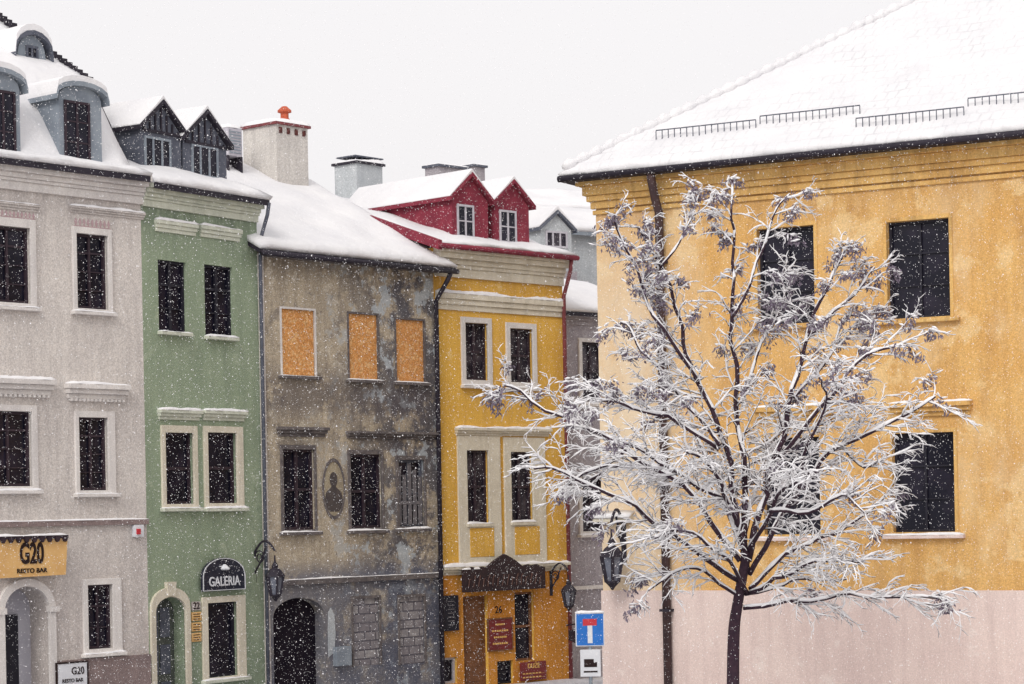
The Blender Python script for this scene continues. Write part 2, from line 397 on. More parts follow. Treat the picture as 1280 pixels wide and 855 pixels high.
def text(s,F,u,z,y,size,mat,parent,name='lettering',align='CENTER',ext=.006,sx=1.0,bold=.008):
    cu=bpy.data.curves.new(name,'FONT'); cu.body=s; cu.size=size; cu.align_x=align; cu.align_y='CENTER'; cu.extrude=ext; cu.offset=size*bold
    o=bpy.data.objects.new('tmp',cu); scene.collection.objects.link(o); bpy.context.view_layer.update()
    me=bpy.data.meshes.new_from_object(o.evaluated_get(bpy.context.evaluated_depsgraph_get()))
    bpy.data.objects.remove(o)
    org=ORG[parent.name]
    me.transform(Matrix.Translation((u-org[0],y-org[1],z-org[2]))@Matrix.Rotation(math.radians(90),4,'X')@Matrix.Diagonal((sx,1,1,1)))
    me.name=name; ob=bpy.data.objects.new(name,me); scene.collection.objects.link(ob); ob.parent=parent; ORG[ob.name]=org
    me.materials.clear(); me.materials.append(M[mat]); return ob
def pipe(H,pts,r,mat='pipe',name='downpipe'):
    return MB().tube(pts,r,10).obj(name,mat,H,smooth=True)
# ---------------------------------------------------------------- facades
P0=(-9.6,43.3);P1=(-7.28,46.0);P2=(-5.3,49.0);P3=(-1.71,53.2);P4=(1.33,56.3)
FA=Facade(P0,P1);FB=Facade(P1,P2);FC=Facade(P2,P3);FD=Facade(P3,P4)
FE=Facade((1.25,57.4),(3.6,59.6)); FG=Facade((1.78,45.9),(9.24,41.7))
def ops_ext(F,r,dx=5): 
    u0,u1,z0,z1=F.rect(*r); u1=F.m(r[1]+dx,(r[2]+r[3])/2)[0]; return (u0,u1,z0,z1)
# ============ A : pale grey house
H=thing('grey_house',FA,'pale grey plastered three-storey house with snowy mansard roof','house')
oa=[ops_ext(FA,(-14,32,283,378)),ops_ext(FA,(95,129,293,386)),ops_ext(FA,(-14,34,514,608)),ops_ext(FA,(98,129,522,613)),ops_ext(FA,(109,136,731,811),4)]
arch=FA.rect(4,60,733,855); arch=(arch[0],arch[1],0.0,arch[3],(arch[1]-arch[0])/2*.85,.55)
ztop=FA.m(183,226)[1]-.05
UL=-3.4
build_wall(H,'greyp',UL,FA.L,ztop,oa+[arch])
su=[(-24,44,272,383),(90,139,285,390),(-24,46,506,613),(93,143,514,617),(103,151,723,816)]
for k,(o,s) in enumerate(zip(oa,su)):
    window(H,o,frame='woodf',glass='glass',cols=2,rows=4 if k<4 else 3,sur=FA.rect(*s),surm='white',sillx=.05,bar=.02)
hood(H,FA,(-24,46,253,262),.08,'greyp'); hood(H,FA,(88,178,262,270),.08,'greyp')
for px in ((-24,60,474,493),(84,153,481,499)):
    o=hood(H,FA,px,.2,'white')
    u0,u1,z0,z1=FA.rect(*px); b=MB(); n=14
    for k in range(n):
        u=u0+(u1-u0)*(k+.5)/n; b.box(u-.025,u+.025,-.1,.0,z0-.05,z0-.002)
    b.obj('dentils','white',o)
rose=simple('rose_stucco',C(182,156,158),C(166,142,146))
for px in ((0,44,264,272),(92,138,274,284)):
    u0,u1,z0,z1=FA.rect(*px); b=MB(); n=9
    for k in range(n):
        u=u0+(u1-u0)*(k+.5)/n; w=(u1-u0)/n*.35; zc=(z0+z1)/2; h=(z1-z0)*.5
        b.prism([(u-w,zc),(u,zc-h),(u+w,zc),(u,zc+h)],-.012,.01)
    b.box(u0,u1,-.008,.01,z0-.01,z0+.01); b.obj('ornament',rose,H)
zc0=FA.m(90,246)[1]; cornice(H,UL,FA.L+.02,zc0,ztop+.1,.36,'white')
zb=FA.m(90,654)[1]; b=MB(); b.box(UL,FA.L,-.07,.02,zb-.05,zb+.05); b.obj('string_course','greyp_low',H); 
snow_strip(UL,FA.L,-.07,0,zb+.05,.025,H,'snow_line')
zp=FA.m(140,821)[1]; b=MB(); b.box(arch[1]+.14,FA.L,-.05,.02,0,zp); b.box(UL,arch[0]-.14,-.05,.02,0,zp); b.obj('plinth','greyp_low',H)
b=MB(); n=18; m_=(arch[0]+arch[1])/2; w=(arch[1]-arch[0])/2; sp=arch[3]-arch[4]; th=.15
Pin=[(arch[0],0)]+[(m_-w*math.cos(math.pi*k/n),sp+arch[4]*math.sin(math.pi*k/n)) for k in range(n+1)]+[(arch[1],0)]
Pout=[(arch[0]-th,0)]+[(m_-(w+th)*math.cos(math.pi*k/n),sp+(arch[4]+th)*math.sin(math.pi*k/n)) for k in range(n+1)]+[(arch[1]+th,0)]
for k in range(len(Pin)-1): b.prism([Pin[k],Pin[k+1],Pout[k+1],Pout[k]],-.07,.02)
b.box(arch[1]-.02,arch[1]+th+.06,-.11,.02,sp-.06,sp+.05); b.box(arch[0]-th-.06,arch[0]+.02,-.11,.02,sp-.06,sp+.05)
b.obj('arch_surround','white',H)
D=MB().box(arch[0]-.02,arch[1]+.02,.54,.6,0,arch[3]+.02).obj('door','arcin',H)
b=MB(); b.box(arch[0]+.0,arch[0]+(arch[1]-arch[0])*.36+.35,.5,.538,0,sp-.1); b.obj('door_leaf','blackf',D)
# mansard roof
ze=ztop+.1
prof=[(-.38,ze-.02),(.25,ze+.12),(1.5,ze+2.0),(5.6,ze+4.45),(9,ze+1.7)]
RA=roof(H,UL,FA.L-.05,prof,'dark',.12,.15)
b=MB(); vb=[(-.1,ze-.05),(.25,ze+.1),(1.5,ze+2.05),(5.6,ze+4.5),(5.6,ze+4.1),(1.6,ze+1.75),(.35,ze-.05)]
b.xprism(vb,FA.L-.04,FA.L+.06); b.obj('verge_board','dark',RA)
b=MB()
for k in range(26):
    t=k/25; y=1.5+4.1*t; z=ze+2.2+2.45*t; b.box(FA.L-.1,FA.L+.07,y-.03,y+.03,z-.2,z+.01)
b.obj('verge_clips','dark',RA)
def arcTL(u0,u1,ze_,za_,n=8):
    um=(u0+u1)/2; w=(u1-u0)/2
    return [(um-w*math.cos(math.pi*k/n),ze_+(za_-ze_)*math.sin(math.pi*k/n)) for k in range(n+1)]
for (xl,xr,yt,ye,yb,wl,wr,wt,wb) in ((-30,25,82,108,192,-12,19,113,190),(74,127,100,124,208,80,112,127,204)):
    off=.25; u0,u1,_,_=FA.rect(xl,xr,ye,yb,off); zb_=FA.m((xl+xr)/2,yb,off)[1]; zee=FA.m((xl+xr)/2,ye,off)[1]; za=FA.m((xl+xr)/2,yt+8,off)[1]
    dormer(H,u0,u1,zb_-.2,arcTL(u0,u1,zee,za),off,1.45,'zinc',win=FA.rect(wl,wr,wt,wb,off),winm='woodf',cols=2,rows=3,board='zinc',snowth=.12)
off=2.2; u0,u1,z0,z1=FA.rect(22,57,50,95,off)
dormer(H,u0,u1,z0-.2,arcTL(u0,u1,z0+.4,z1+.1),off,1.6,'zinc',win=(u0+.2,u1-.2,z0+.15,z1-.12),winm='darkzinc',cols=2,rows=2,snowth=.14)
# ============ B : green house
H=thing('green_house',FB,'sage green plastered narrow house with two slate gabled dormers','house')
ob=[ops_ext(FB,(198,228,326,415)),ops_ext(FB,(256,286,332,421)),ops_ext(FB,(206,236,541,630)),ops_ext(FB,(259,291,541,629),4),ops_ext(FB,(259,292,753,846),4)]
dr=FB.rect(193,231,746,855); dr=(dr[0],dr[1],0.0,dr[3],(dr[1]-dr[0])*.32,.3)
ztB=FB.m(250,246)[1]
build_wall(H,'green',0,FB.L,ztB,ob+[dr])
su=[None,None,(201,246,532,635),(254,303,533,635),(252,306,745,848)]
for k,(o,s) in enumerate(zip(ob,su)):
    window(H,o,frame='blackf' if k<2 else ('woodf' if k<4 else 'blackf'),cols=2 if k<2 else 1,rows=3 if k<2 else (1 if k==4 else 2),sur=FB.rect(*s) if s else None,surm='cream',sillm='palegreen',sillx=.05)
for px in ((194,243,278,292),(250,298,285,299)): hood(H,FB,px,.1,'palegreen')
for px in ((198,247,513,525),(253,303,514,526)): hood(H,FB,px,.13,'palegreen')
zc0=FB.m(250,268)[1]; cornice(H,.02,FB.L,zc0,ztB+.08,.32,'palegreen')
b=MB(); a,c,_,zt,rise,_=dr; th=.13; sp=zt-rise; m_=(a+c)/2
b.box(a-th,a,-.06,.02,0,sp); b.box(c,c+th,-.06,.02,0,sp)
n=12; w=(c-a)/2
Pi=[(m_-w*math.cos(math.pi*k/n),sp+rise*math.sin(math.pi*k/n)) for k in range(n+1)]
Po=[(m_-(w+th)*math.cos(math.pi*k/n),sp+.02+(rise+th*1.3)*math.sin(math.pi*k/n)**.8) for k in range(n+1)]
Po[0]=(a-th,sp);Po[-1]=(c+th,sp)
for k in range(n): b.prism([Pi[k],Pi[k+1],Po[k+1],Po[k]],-.06,.02)
b.prism([(m_-.1,zt+.02),(m_+.1,zt+.02),(m_+.14,zt+.3),(m_-.14,zt+.3)],-.09,.02)
b.obj('door_surround','cream',H)
D=MB().box(a-.02,c+.02,.29,.34,0,zt+.02).obj('door',simple('dark_green_door',C(92,96,88),C(62,66,64)),H)
b=MB(); 
for i in range(2):
    for j in range(3):
        ua=a+.12+(c-a-.2)*i/2; ub_=ua+(c-a)/2-.16; za=.3+j*.75; b.box(ua,ub_,.27,.288,za,za+.6)
b.obj('door_panel','darkzinc',D)
ze=ztB+.08; tp=math.tan(math.radians(22))
RB=roof(H,.05,FB.L+.02,[(-.35,ze),(3.0,ze+3.3*tp),(6.5,ze+.1)],'dark',.12,.14)
for (xl,xr,ya,ye,yb,win) in ((176,226,122,163,214,(180,213,172,213)),(229,283,134,178,224,(239,272,182,222))):
    off=.75; u0,u1,_,_=FB.rect(xl,xr,ye,yb,off); xm=(xl+xr)/2; zb_=FB.m(xm,yb,off)[1]; zee=FB.m(xm,ye,off)[1]; za=FB.m(xm,ya+8,off)[1]; um=(u0+u1)/2
    Dm=dormer(H,u0,u1,zb_-.25,[(u0,zee),(um,za),(u1,zee)],off,2.0,'darkzinc',win=FB.rect(*win,off),winm='zinc',cols=3,rows=1,board='dark',snowth=.09)
    b=MB()
    for i in range(7):
        u=u0+.1+(u1-u0-.2)*i/6; zt_=za-.08-(abs(u-um)/(um-u0))*(za-zee); b.box(u-.02,u+.02,off-.03,off,zee-.02,max(zt_,zee+.02))
    b.box(u0+.05,u1-.05,off-.035,off,zee-.08,zee-.021)
    b.obj('gable_boarding','dark',Dm)
pipe(H,[(FB.L+.0,-.35,ze-.05),(FB.L,-.3,ze-.3),(FB.L,-.12,ze-.75),(FB.L,-.08,ze-1.2),(FB.L,-.08,.1)],.04,'darkzinc')
# ============ C : decayed house
H=thing('derelict_house',FC,'derelict grey-brown house with peeling plaster and boarded upper windows','house')
oc=[ops_ext(FC,(352,391,387,469),2),ops_ext(FC,(436,470,393,474),2),ops_ext(FC,(495,528,400,477),2),ops_ext(FC,(354,388,562,662)),ops_ext(FC,(438,472,568,660)),ops_ext(FC,(498,526,575,658),4),ops_ext(FC,(441,474,748,832),0),ops_ext(FC,(499,530,746,830),0)]
dr=FC.rect(342,406,747,855); dr=(dr[0],dr[1],0.0,dr[3],.4,.3)
ztC=FC.m(450,327)[1]
build_wall(H,'decay',0,FC.L,ztC,[o if k not in(0,1,2,6,7) else o+(0,.06) for k,o in enumerate(oc)]+[dr])
for k in range(3):
    u0,u1,z0,z1=oc[k]
    W=MB().box(u0,u1,.03,.058,z0,z1).obj('boarded_window','board',H)
    sp_=.045; b=MB(); b.box(u0-sp_,u0,-.02,.02,z0-.02,z1+sp_); b.box(u1,u1+sp_,-.02,.02,z0-.02,z1+sp_); b.box(u0,u1,-.02,.02,z1,z1+sp_)
    b.obj('frame',('white' if k==0 else 'decaydark'),W)
    b=MB(); b.box(u0-.12,u1+.12,-.1,.02,z0-.08,z0-.02); b.obj('sill','decaydark',W); snow_strip(u0-.1,u1+.1,-.095,0,z0-.02,.02,W)
for k in range(3,6):
    window(H,oc[k],frame='woodf' if k<5 else 'darkzinc',glass='glass' if k!=5 else 'glass2',cols=2,rows=2,sur=(oc[k][0]-.08,oc[k][1]+.06,oc[k][2]-.05,oc[k][3]+.1),surm='decaydark',sillm='decaydark',proj=.03)
u0,u1,z0,z1=oc[5]; b=MB(); n=5
for q in range(n):
    w=(u1-u0)/n; b.box(u0+w*q+.02,u0+w*(q+.78),.035,.055,z0+.04,z1-ru(.05,.4))
b.box(u0+.01,u1-.01,.028,.034,z0+.5,z0+.58); b.obj('wooden_slats','slat',H)
for k in (6,7):
    u0,u1,z0,z1=oc[k]; W=MB().box(u0,u1,.025,.058,z0,z1).obj('bricked_window','block',H)
    b=MB(); b.box(u0-.05,u0,-.03,.02,z0,z1); b.box(u1,u1+.05,-.03,.02,z0,z1); b.box(u0-.05,u1+.05,-.03,.02,z1+.001,z1+.06); b.obj('frame','decaydark',W)
hood(H,FC,(348,404,534,546),.16,'decaydark',snow=False); hood(H,FC,(434,543,540,549),.16,'decaydark',snow=False)
zb=FC.m(440,724)[1]; b=MB(); b.box(0,FC.L,-.09,.02,zb-.06,zb+.05); b.obj('string_course','decaydark',H); snow_strip(0.02,FC.L,-.088,0,zb+.05,.025,H,'snow_line')
MB().box(dr[0]-.05,dr[1]+.05,.29,.35,0,dr[3]+.05).obj('door','dim',H)
b=MB(); u_,_z=FC.m(413,790)
zc_,zd_=FC.m(407,822)[1],FC.m(407,760)[1]
b.prism([(u_-.08,zc_),(u_+.1,zc_+.1),(u_+.15,zc_+.5),(u_+.12,zd_-.15),(u_+.02,zd_),(u_-.06,zd_-.1),(u_-.08,zc_+.6)],-.012,.0); b.obj('light_patch','bluewall',H)
u0,u1,z0,z1=FC.rect(416,435,808,832); MB().box(u0,u1,-.12,0,z0,z1).obj('meter_box','zinc',H,bevel=.01)
b=MB(); b.box(0,.15,-.03,.02,0,ztC-.05); b.obj('corner_strip','greyp',H)
u0,u1,z0,z1=FC.rect(404,429,577,645); cu=(u0+u1)/2; cz=(z0+z1)/2; a=(u1-u0)/2; bb=(z1-z0)/2
el=lambda k,s: (cu+a*s*math.cos(k),cz+bb*s*math.sin(k))
Md=MB().prism([el(2*math.pi*k/32,1) for k in range(32)],-.012,.01).obj('medallion','mural',H)
b=MB()
for k in range(32):
    t,t2=2*math.pi*k/32,2*math.pi*(k+1)/32; b.prism([el(t,1),el(t2,1),el(t2,1.12),el(t,1.12)],-.03,.01)
b.obj('medallion_frame','decaydark',Md)
b=MB(); b.prism([(cu+.12*math.cos(t*.3926),cz+.20+.17*math.sin(t*.3926)) for t in range(16)],-.018,-.004)
b.prism([(cu-.3,cz-.36),(cu-.12,cz-.5),(cu+.14,cz-.5),(cu+.3,cz-.34),(cu+.24,cz-.08),(cu+.07,cz+.04),(cu+.06,cz+.1),(cu-.06,cz+.1),(cu-.07,cz+.04),(cu-.24,cz-.08)],-.017,-.004)
b.obj('painted_bust','muralfig',Md)
ze=ztC+.05; tp=math.tan(math.radians(27.5))
b=MB(); b.box(.1,FC.L+.1,-.22,.02,ztC-.1,ztC-.001); b.obj('eaves_cornice','decaydark',H)
RC=roof(H,-.3,FC.L+.32,[(-.42,ze-.05),(5.0,ze+5.4*tp-.05),(9,ze+1)],'dark',.1,.17)
b=MB(); b.tube([(-.3,-.46,ze-.13),(FC.L+.34,-.46,ze-.13)],.06,8); b.obj('gutter','dark',RC,smooth=True)
pipe(H,[(FC.L+.1,-.45,ze-.18),(FC.L+.02,-.42,ze-.35),(FC.L-.05,-.12,ze-.8),(FC.L-.05,-.1,.1)],.055,'dark')
def chimney(F,H,xl,xr,yt,yb,off,dep,mat='chim',cap='chim',vents=0,h_snow=.1,nm='chimney'):
    u0,u1,z0,z1=F.rect(xl,xr,yt,yb,off)
    c=MB().box(u0,u1,off,off+dep,z0-.6,z1).obj(nm,mat,H)
    MB().box(u0-.06,u1+.06,off-.06,off+dep+.06,z1,z1+.06).obj('cap',cap,c)
    snow_strip(u0-.05,u1+.05,off-.05,off+dep+.05,z1+.06,h_snow,c)
    if vents:
        for k in range(vents):
            u=u0+(u1-u0)*(k+.5)/vents; MB().box(u-.05,u+.05,off-.02,off+.01,z1-.2,z1-.06).obj('vent','vent',c)
    return c,(u0,u1,z0,z1)
c,(u0,u1,z0,z1)=chimney(FC,H,346,385,158,228,3.6,1.15,vents=4,cap='redpipe')
pu=(u0+u1)/2+.15; b=MB().lathe((pu,4.0,z1+.12),[(.13,0),(.14,.1),(.10,.14),(.10,.26),(.17,.28),(.17,.32),(.06,.42)],12); b.obj('chimney_pot','pot',c,smooth=False)
c,_=chimney(FC,H,446,478,206,226,5.6,.8,'bluewall','dark')
b=MB()
for k in range(4):
    b.box(_[0]+.1+k*.2,_[0]+.14+k*.2,5.7,5.74,_[3]+.05,_[3]+.18)
b.box(_[0]-.05,_[1]+.05,5.6,6.3,_[3]+.18,_[3]+.21); b.obj('cowl','darkzinc',c)
u0,u1,z0,z1=FC.rect(285,303,160,195,3.9)
ac=thing('air_conditioner',FC,'white outdoor air conditioning unit with snow on top','air conditioner',((u0+u1)/2,4.1,z0))
b=MB().box(u0,u1,3.9,4.4,z0,z1).obj('casing','whitef',ac,bevel=.02)
b=MB()
for k in range(8): b.box(u0+.05,u1-.05,3.885,3.9,z0+.06+k*(z1-z0-.1)/8,z0+.09+k*(z1-z0-.1)/8)
b.box(u0+.05,u0+.07,3.887,3.9,z0+.05,z1-.05)
b.obj('grille','zinc',ac); b=MB(); b.box(u0,u0+.04,3.9,4.4,z0-.5,z0); b.box(u1-.04,u1,3.9,4.4,z0-.5,z0); b.obj('bracket','dark',ac)
snow_strip(u0,u1,3.9,4.4,z1,.08,ac)
# ============ D : yellow house
H=thing('yellow_house',FD,'yellow plastered house with cream mouldings and red gabled dormers','house')
od=[ops_ext(FD,(581,606,404,475),3),ops_ext(FD,(637,662,411,478),3),ops_ext(FD,(583,606,563,654),4),ops_ext(FD,(638,661,565,652),4),ops_ext(FD,(579,606,745,855),4),ops_ext(FD,(643,664,740,826),3),ops_ext(FD,(551,569,822,855),2),ops_ext(FD,(621,639,826,855),2)]
od[4]=od[4][:2]+(0.0,od[4][3]); 
ztD=FD.m(630,318)[1]; zmid=FD.m(630,712)[1]
build_wall(H,'yellow',0,FD.L,ztD,od)
b=MB()
us=sorted(set([0.003,FD.L-.003]+[v for o in od[4:] for v in o[:2]])); zs=sorted(set([0,zmid]+[v for o in od[4:] for v in o[2:4]]))
for i in range(len(us)-1):
    for j in range(len(zs)-1):
        cu_=(us[i]+us[i+1])/2; cz_=(zs[j]+zs[j+1])/2
        if any(o[0]<cu_<o[1] and o[2]<cz_<o[3] for o in od[4:]): continue
        b.box(us[i],us[i+1],-.02,-.001,zs[j],zs[j+1])
b.obj('shopfront_render','orange',H)
for k,s in ((0,(576,614,397,482)),(1,(632,670,404,485))): window(H,od[k],'woodf','glass2',2,2,sur=FD.rect(*s),surm='white',sillx=.03)
for k,s,pn in ((2,(572,625,545,706),(586,616,660,696)),(3,(630,681,547,704),(642,673,658,693))):
    W=window(H,od[k],'woodf','glass2',2,2,sur=FD.rect(*s),surm='cream',sill=False)
    u0,u1,z0,z1=FD.rect(*pn); MB().box(u0,u1,-.055,-.02,z0,z1).obj('apron_panel','yellow',W,bevel=.006)
    u0,u1=od[k][:2]; z=od[k][2]; MB().box(u0-.05,u1+.05,-.1,.02,z-.08,z-.01).obj('sill','cream',W); snow_strip(u0-.05,u1+.05,-.1,0,z-.01,.04,W)
window(H,od[5],'brownd','glass',1,2,sill=False); window(H,od[6],'whitef','glass',1,1,sill=False); window(H,od[7],'blackf','glass',1,2,sill=False)
u0,u1,z0,z1=od[4]; D=MB().box(u0,u1,.09,.14,z0,z1).obj('door','brownd',H)
b=MB()
for j in range(4): b.box(u0+.12,u1-.12,.075,.088,.25+j*.7,.75+j*.7)
b.obj('door_panel','brownd',D,bevel=.01)
zc0=FD.m(630,352)[1]; cornice(H,0.02,FD.L,zc0,ztD+.05,.34,'cream')
z0=FD.m(630,392)[1];z1=FD.m(630,372)[1]; cornice(H,.05,FD.L-.05,z0,z1,.12,'cream',3,name='frieze')
hood(H,FD,(570,684,536,545),.14,'cream'); 
z0=FD.m(630,716)[1];z1=FD.m(630,706)[1]; cornice(H,.05,FD.L-.05,z0,z1,.16,'cream',3,name='string_course')
pu=FD.L-.06; pipe(H,[(pu,-.38,ztD),(pu,-.34,ztD-.3),(pu,-.1,ztD-.9),(pu,-.1,.1)],.05,'redpipe')
ze=ztD+.07; tp=math.tan(math.radians(18))
RD=roof(H,-.1,FD.L+.1,[(-.38,ze-.02),(4.6,ze+4.98*tp-.02),(9,ze)],'red',.1,.11)
b=MB(); b.xprism([(-.42,ze-.16),(-.42,ze+.06),(4.6,ze+4.98*tp+.16),(4.6,ze+4.98*tp-.1)],-.22,-.1); b.obj('verge_flashing','red',RD)
b=MB(); b.tube([(-.2,-.43,ze-.06),(FD.L+.12,-.43,ze-.06)],.06,8); b.obj('gutter','red',RD,smooth=True)
for (xl,xr,ya,ye,yb,win) in ((562,613,213,250,298,(571,592,256,297)),(616,664,222,256,304,(624,645,263,304))):
    off=.45; u0,u1,_,_=FD.rect(xl,xr,ye,yb,off); xm=(xl+xr)/2; zb_=FD.m(xm,yb,off)[1]; zee=FD.m(xm,ye,off)[1]; za=FD.m(xm,ya+7,off)[1]; um=(u0+u1)/2
    dormer(H,u0+.08,u1-.08,zb_-.25,[(u0+.08,zee),(um,za),(u1-.08,zee)],off,3.9,'red',win=FD.rect(*win,off),winm='whitef',cols=2,rows=2,board='red',over=.14,snowth=.09)
chimney(FD,H,548,583,210,216,4.6,.5,'farwall','darkzinc',h_snow=.05); chimney(FD,H,592,606,209,216,5.0,.6,'farwall','darkzinc',h_snow=.04)
# ============ E : narrow grey house beyond
H=thing('narrow_grey_house',FE,'narrow weathered grey house at the street bend with snowy roof','house')
oe=[ops_ext(FE,(727,752,428,500),2),ops_ext(FE,(727,752,597,664),2)]
ztE=FE.m(730,392)[1]
build_wall(H,'farwall',-.2,FE.L,ztE,oe)
for o,s in zip(oe,((723,757,423,505),(723,757,592,668))): window(H,o,'woodf','glass2',2,2,sur=FE.rect(*s),surm='white')
zb=FE.m(725,735)[1]; MB().box(-.2,FE.L,-.06,.02,zb-.04,zb+.05).obj('string_course','white',H)
cornice(H,-.2,FE.L,ztE-.3,ztE,.2,'farwall')
roof(H,-.25,FE.L+.2,[(-.3,ztE),(2.2,ztE+1.0),(6,ztE+1.0)],'dark',.1,.14)
FH=Facade((1.0,64.0),(5.2,67.0))
H=thing('blue_grey_house',FH,'distant blue-grey house with snow covered roof and dormer','house')
zt=FH.m(735,292)[1]; build_wall(H,'bluewall',0,FH.L,zt,[],6)
roof(H,-.2,FH.L+.2,[(-.3,zt),(2.5,zt+1.0),(6,zt)],'zinc',.1,.14)
off=-1.2; u0,u1,z0,z1=FH.rect(676,714,262,312,off); um=(u0+u1)/2
dormer(H,u0,u1,z0-.6,[(u0,z0+.55),(um,z1-.1),(u1,z0+.55)],off,3.0,'bluewall',win=(u0+.15,u1-.15,z0+.05,z0+.5),winm='whitef',cols=3,rows=1,board='darkzinc',glass='glass2')
b=MB(); b.box(u0-.1,u1+.1,off-.1,off+2.8,0,z0-.58); b.obj('wing_wall','farwall',H)
FI=Facade((-3,96),(8,99)); H=thing('distant_building',FI,'far pale building with snow covered hipped roof','house')
z0=FI.m(700,262)[1]; build_wall(H,'farwall',0,FI.L,z0,[],8)
snow_slab(0,FI.L,[(-.2,z0),(3,z0+1.1),(8,z0)],.2,H,'roof')
# ============ G : big ochre building
H=thing('ochre_building',FG,'large ochre plastered building with snow covered hipped tile roof','building')
LG=17.0
og=[FG.rect(947,1018,284,405),FG.rect(1109,1187,275,397),FG.rect(1116,1193,541,665),FG.rect(955,1025,547,668)]
ztG=FG.m(1000,205)[1]+.1
build_wall(H,'ochre',0,LG,ztG,[o+(0,.2) for o in og],11)
for k,o in enumerate(og):
    window(H,o,'blackf','glass',2,3,rv=.2,sur=(o[0]-.07,o[1]+.07,o[2]-(.03 if k<2 else .05),o[3]+.08),surm='ochretrim',proj=.02,sillm='ochretrim' if k<2 else 'pink',sillx=.12,snow=(k>=2),fw=.05,bar=.015)
hood(H,FG,(1118,1212,503,520),.2,'ochretrim'); hood(H,FG,(950,1045,508,526),.2,'ochretrim')
zc0=FG.m(1000,246)[1]
b=MB(); hh=ztG-zc0
for z_a,z_b,p in ((0,.12,.05),(.16,.36,.08),(.36,.52,.14),(.52,.78,.2),(.78,.92,.3)): b.box(-p,LG+p,-p,.02,zc0+hh*z_a,zc0+hh*z_b-.002)
b.obj('cornice','ochretrim',H,bevel=.01)
zp=FG.m(1000,738)[1]
b=MB(); b.box(-.03,LG,-.03,.01,0,zp); b.obj('plinth','pink',H)
u_,_=FG.m(832,500); pipe(H,[(u_,-.5,ztG+.0),(u_,-.45,ztG-.2),(u_,-.3,ztG-.55),(u_,-.14,ztG-.8),(u_,-.13,.1)],.085)
for z in (2.2,4.6,7,9): MB().box(u_-.11,u_+.11,-.24,0,z,z+.05).obj('pipe_bracket','dark',H)
u0,u1,z0,z1=FG.rect(747,792,643,652); b=MB(); b.xprism([(-.22,z0),(-.22,z0+.06),(0,z1+.05),(0,z0)],u0,u1); sh=b.obj('ledge','cream',H); snow_slab(u0-.02,u1+.02,[(-.23,z0+.06),(0,z1+.05)],.05,sh,amp=.015)
ov=.52; zr=ztG+.02; tp=math.tan(math.radians(34)); HW=11+2*ov; T=HW/2
b=MB(); b.box(-ov,LG+ov,-ov,11+ov,zr-.10,zr+.02); R_=b.obj('roof','dark',H)
def hipplane(org,du,dv,Lp,name):
    b=MB(); nt_=60; nu=90
    for j in range(nt_+1):
        t=T*j/nt_
        for i in range(nu+1):
            s=t+(Lp-2*t)*i/nu
            P=Vector(org)+Vector(du)*s+Vector(dv)*t
            z=zr+.02+t*tp+.11*(0.5 if j==0 else 1)+noise.noise(Vector((P.x*.7,P.y*.7,3)))*.05+noise.noise(Vector((P.x*2.2,P.y*2.2,9)))*.03
            if j==0: P-=Vector(dv)*ru(0.0,.07)
            b.v.append((P.x,P.y,z))
    for j in range(nt_):
        for i in range(nu):
            a=j*(nu+1)+i; b.f.append((a,a+1,a+nu+2,a+nu+1))
    k0=len(b.v)
    for i in range(nu+1):
        P=Vector(org)+Vector(du)*(Lp*i/nu); b.v.append((P.x,P.y,zr+.022))
    for i in range(nu): b.f.append((k0+i,k0+i+1,i+1,i))
    return b.obj(name,'tilesnow',R_,smooth=True)
hipplane((-ov,-ov,0),(1,0,0),(0,1,0),LG+2*ov,'snow')
hipplane((-ov,11+ov,0),(0,-1,0),(1,0,0),HW-.0001,'snow')
b=MB(); hp=[];hr=[]
for k in range(150):
    t=.05+k*.04; ph=(k%5)/5
    hp.append((-ov+t,-ov+t,zr+.15+t*tp)); hr.append(.05+.07*math.sin(ph*math.pi)+ru(0,.012))
b.tube(hp,hr,8); b.obj('hip_ridge','tilesnow',R_,smooth=True)
b=MB(); b.tube([(-ov,-ov-.06,zr-.05),(LG+ov,-ov-.06,zr-.05)],.065,8); b.obj('gutter','dark',R_,smooth=True)
for (xl,xr,yc) in ((820,945,166),(950,1075,148),(1070,1205,151),(1210,1300,128)):
    best=None
    for q in range(60):
        off=-ov+q*.06; z=FG.m((xl+xr)/2,yc,off)[1]; zz=zr+.15+(off+ov)*tp
        d=abs(z-zz)
        if best is None or d<best[0]: best=(d,off)
    off=best[1]; u0=FG.m(xl,yc,off)[0]; u1=FG.m(xr,yc,off)[0]; z=zr+.12+(off+ov)*tp
    b=MB(); b.box(u0,u1,off-.012,off+.012,z+.17,z+.19)
    n=int((u1-u0)/.13)
    for k in range(n+1):
        u=u0+(u1-u0)*k/n; b.box(u-.007,u+.007,off-.008,off+.008,z-.02,z+.17)
    b.obj('snow_guard','darkzinc',R_)
# ---------------------------------------------------------------- signs and plaques
def board(F,name,label,cat,px,off,th,mat,frame=None,part='board',group=None):
    u0,u1,z0,z1=F.rect(*px,off); T_=thing(name,F,label,cat,((u0+u1)/2,off,(z0+z1)/2),group)
    p=MB().box(u0,u1,off,off+th,z0,z1).obj(part,mat,T_,bevel=.006)
    if frame:
        f=.03; b=MB(); b.box(u0-f,u0,off-.01,off+th,z0-f,z1+f); b.box(u1,u1+f,off-.01,off+th,z0-f,z1+f); b.box(u0,u1,off-.01,off+th,z1,z1+f); b.box(u0,u1,off-.01,off+th,z0-f,z0); b.obj('rim',frame,T_)
    return T_,(u0,u1,z0,z1)
off=-.28
T_=thing('bar_sign',FA,'varnished pale wooden bar signboard with dark lettering and scalloped top','sign',(0,-.28,3.8))
u0,u1,z0,z1=FA.rect(-2,85,673,720,off)
MB().prism([(u0,z0-.02),(u1-.06,z0),(u1,z1),(u0,z1)],off,off+.06).obj('board','signwood',T_)
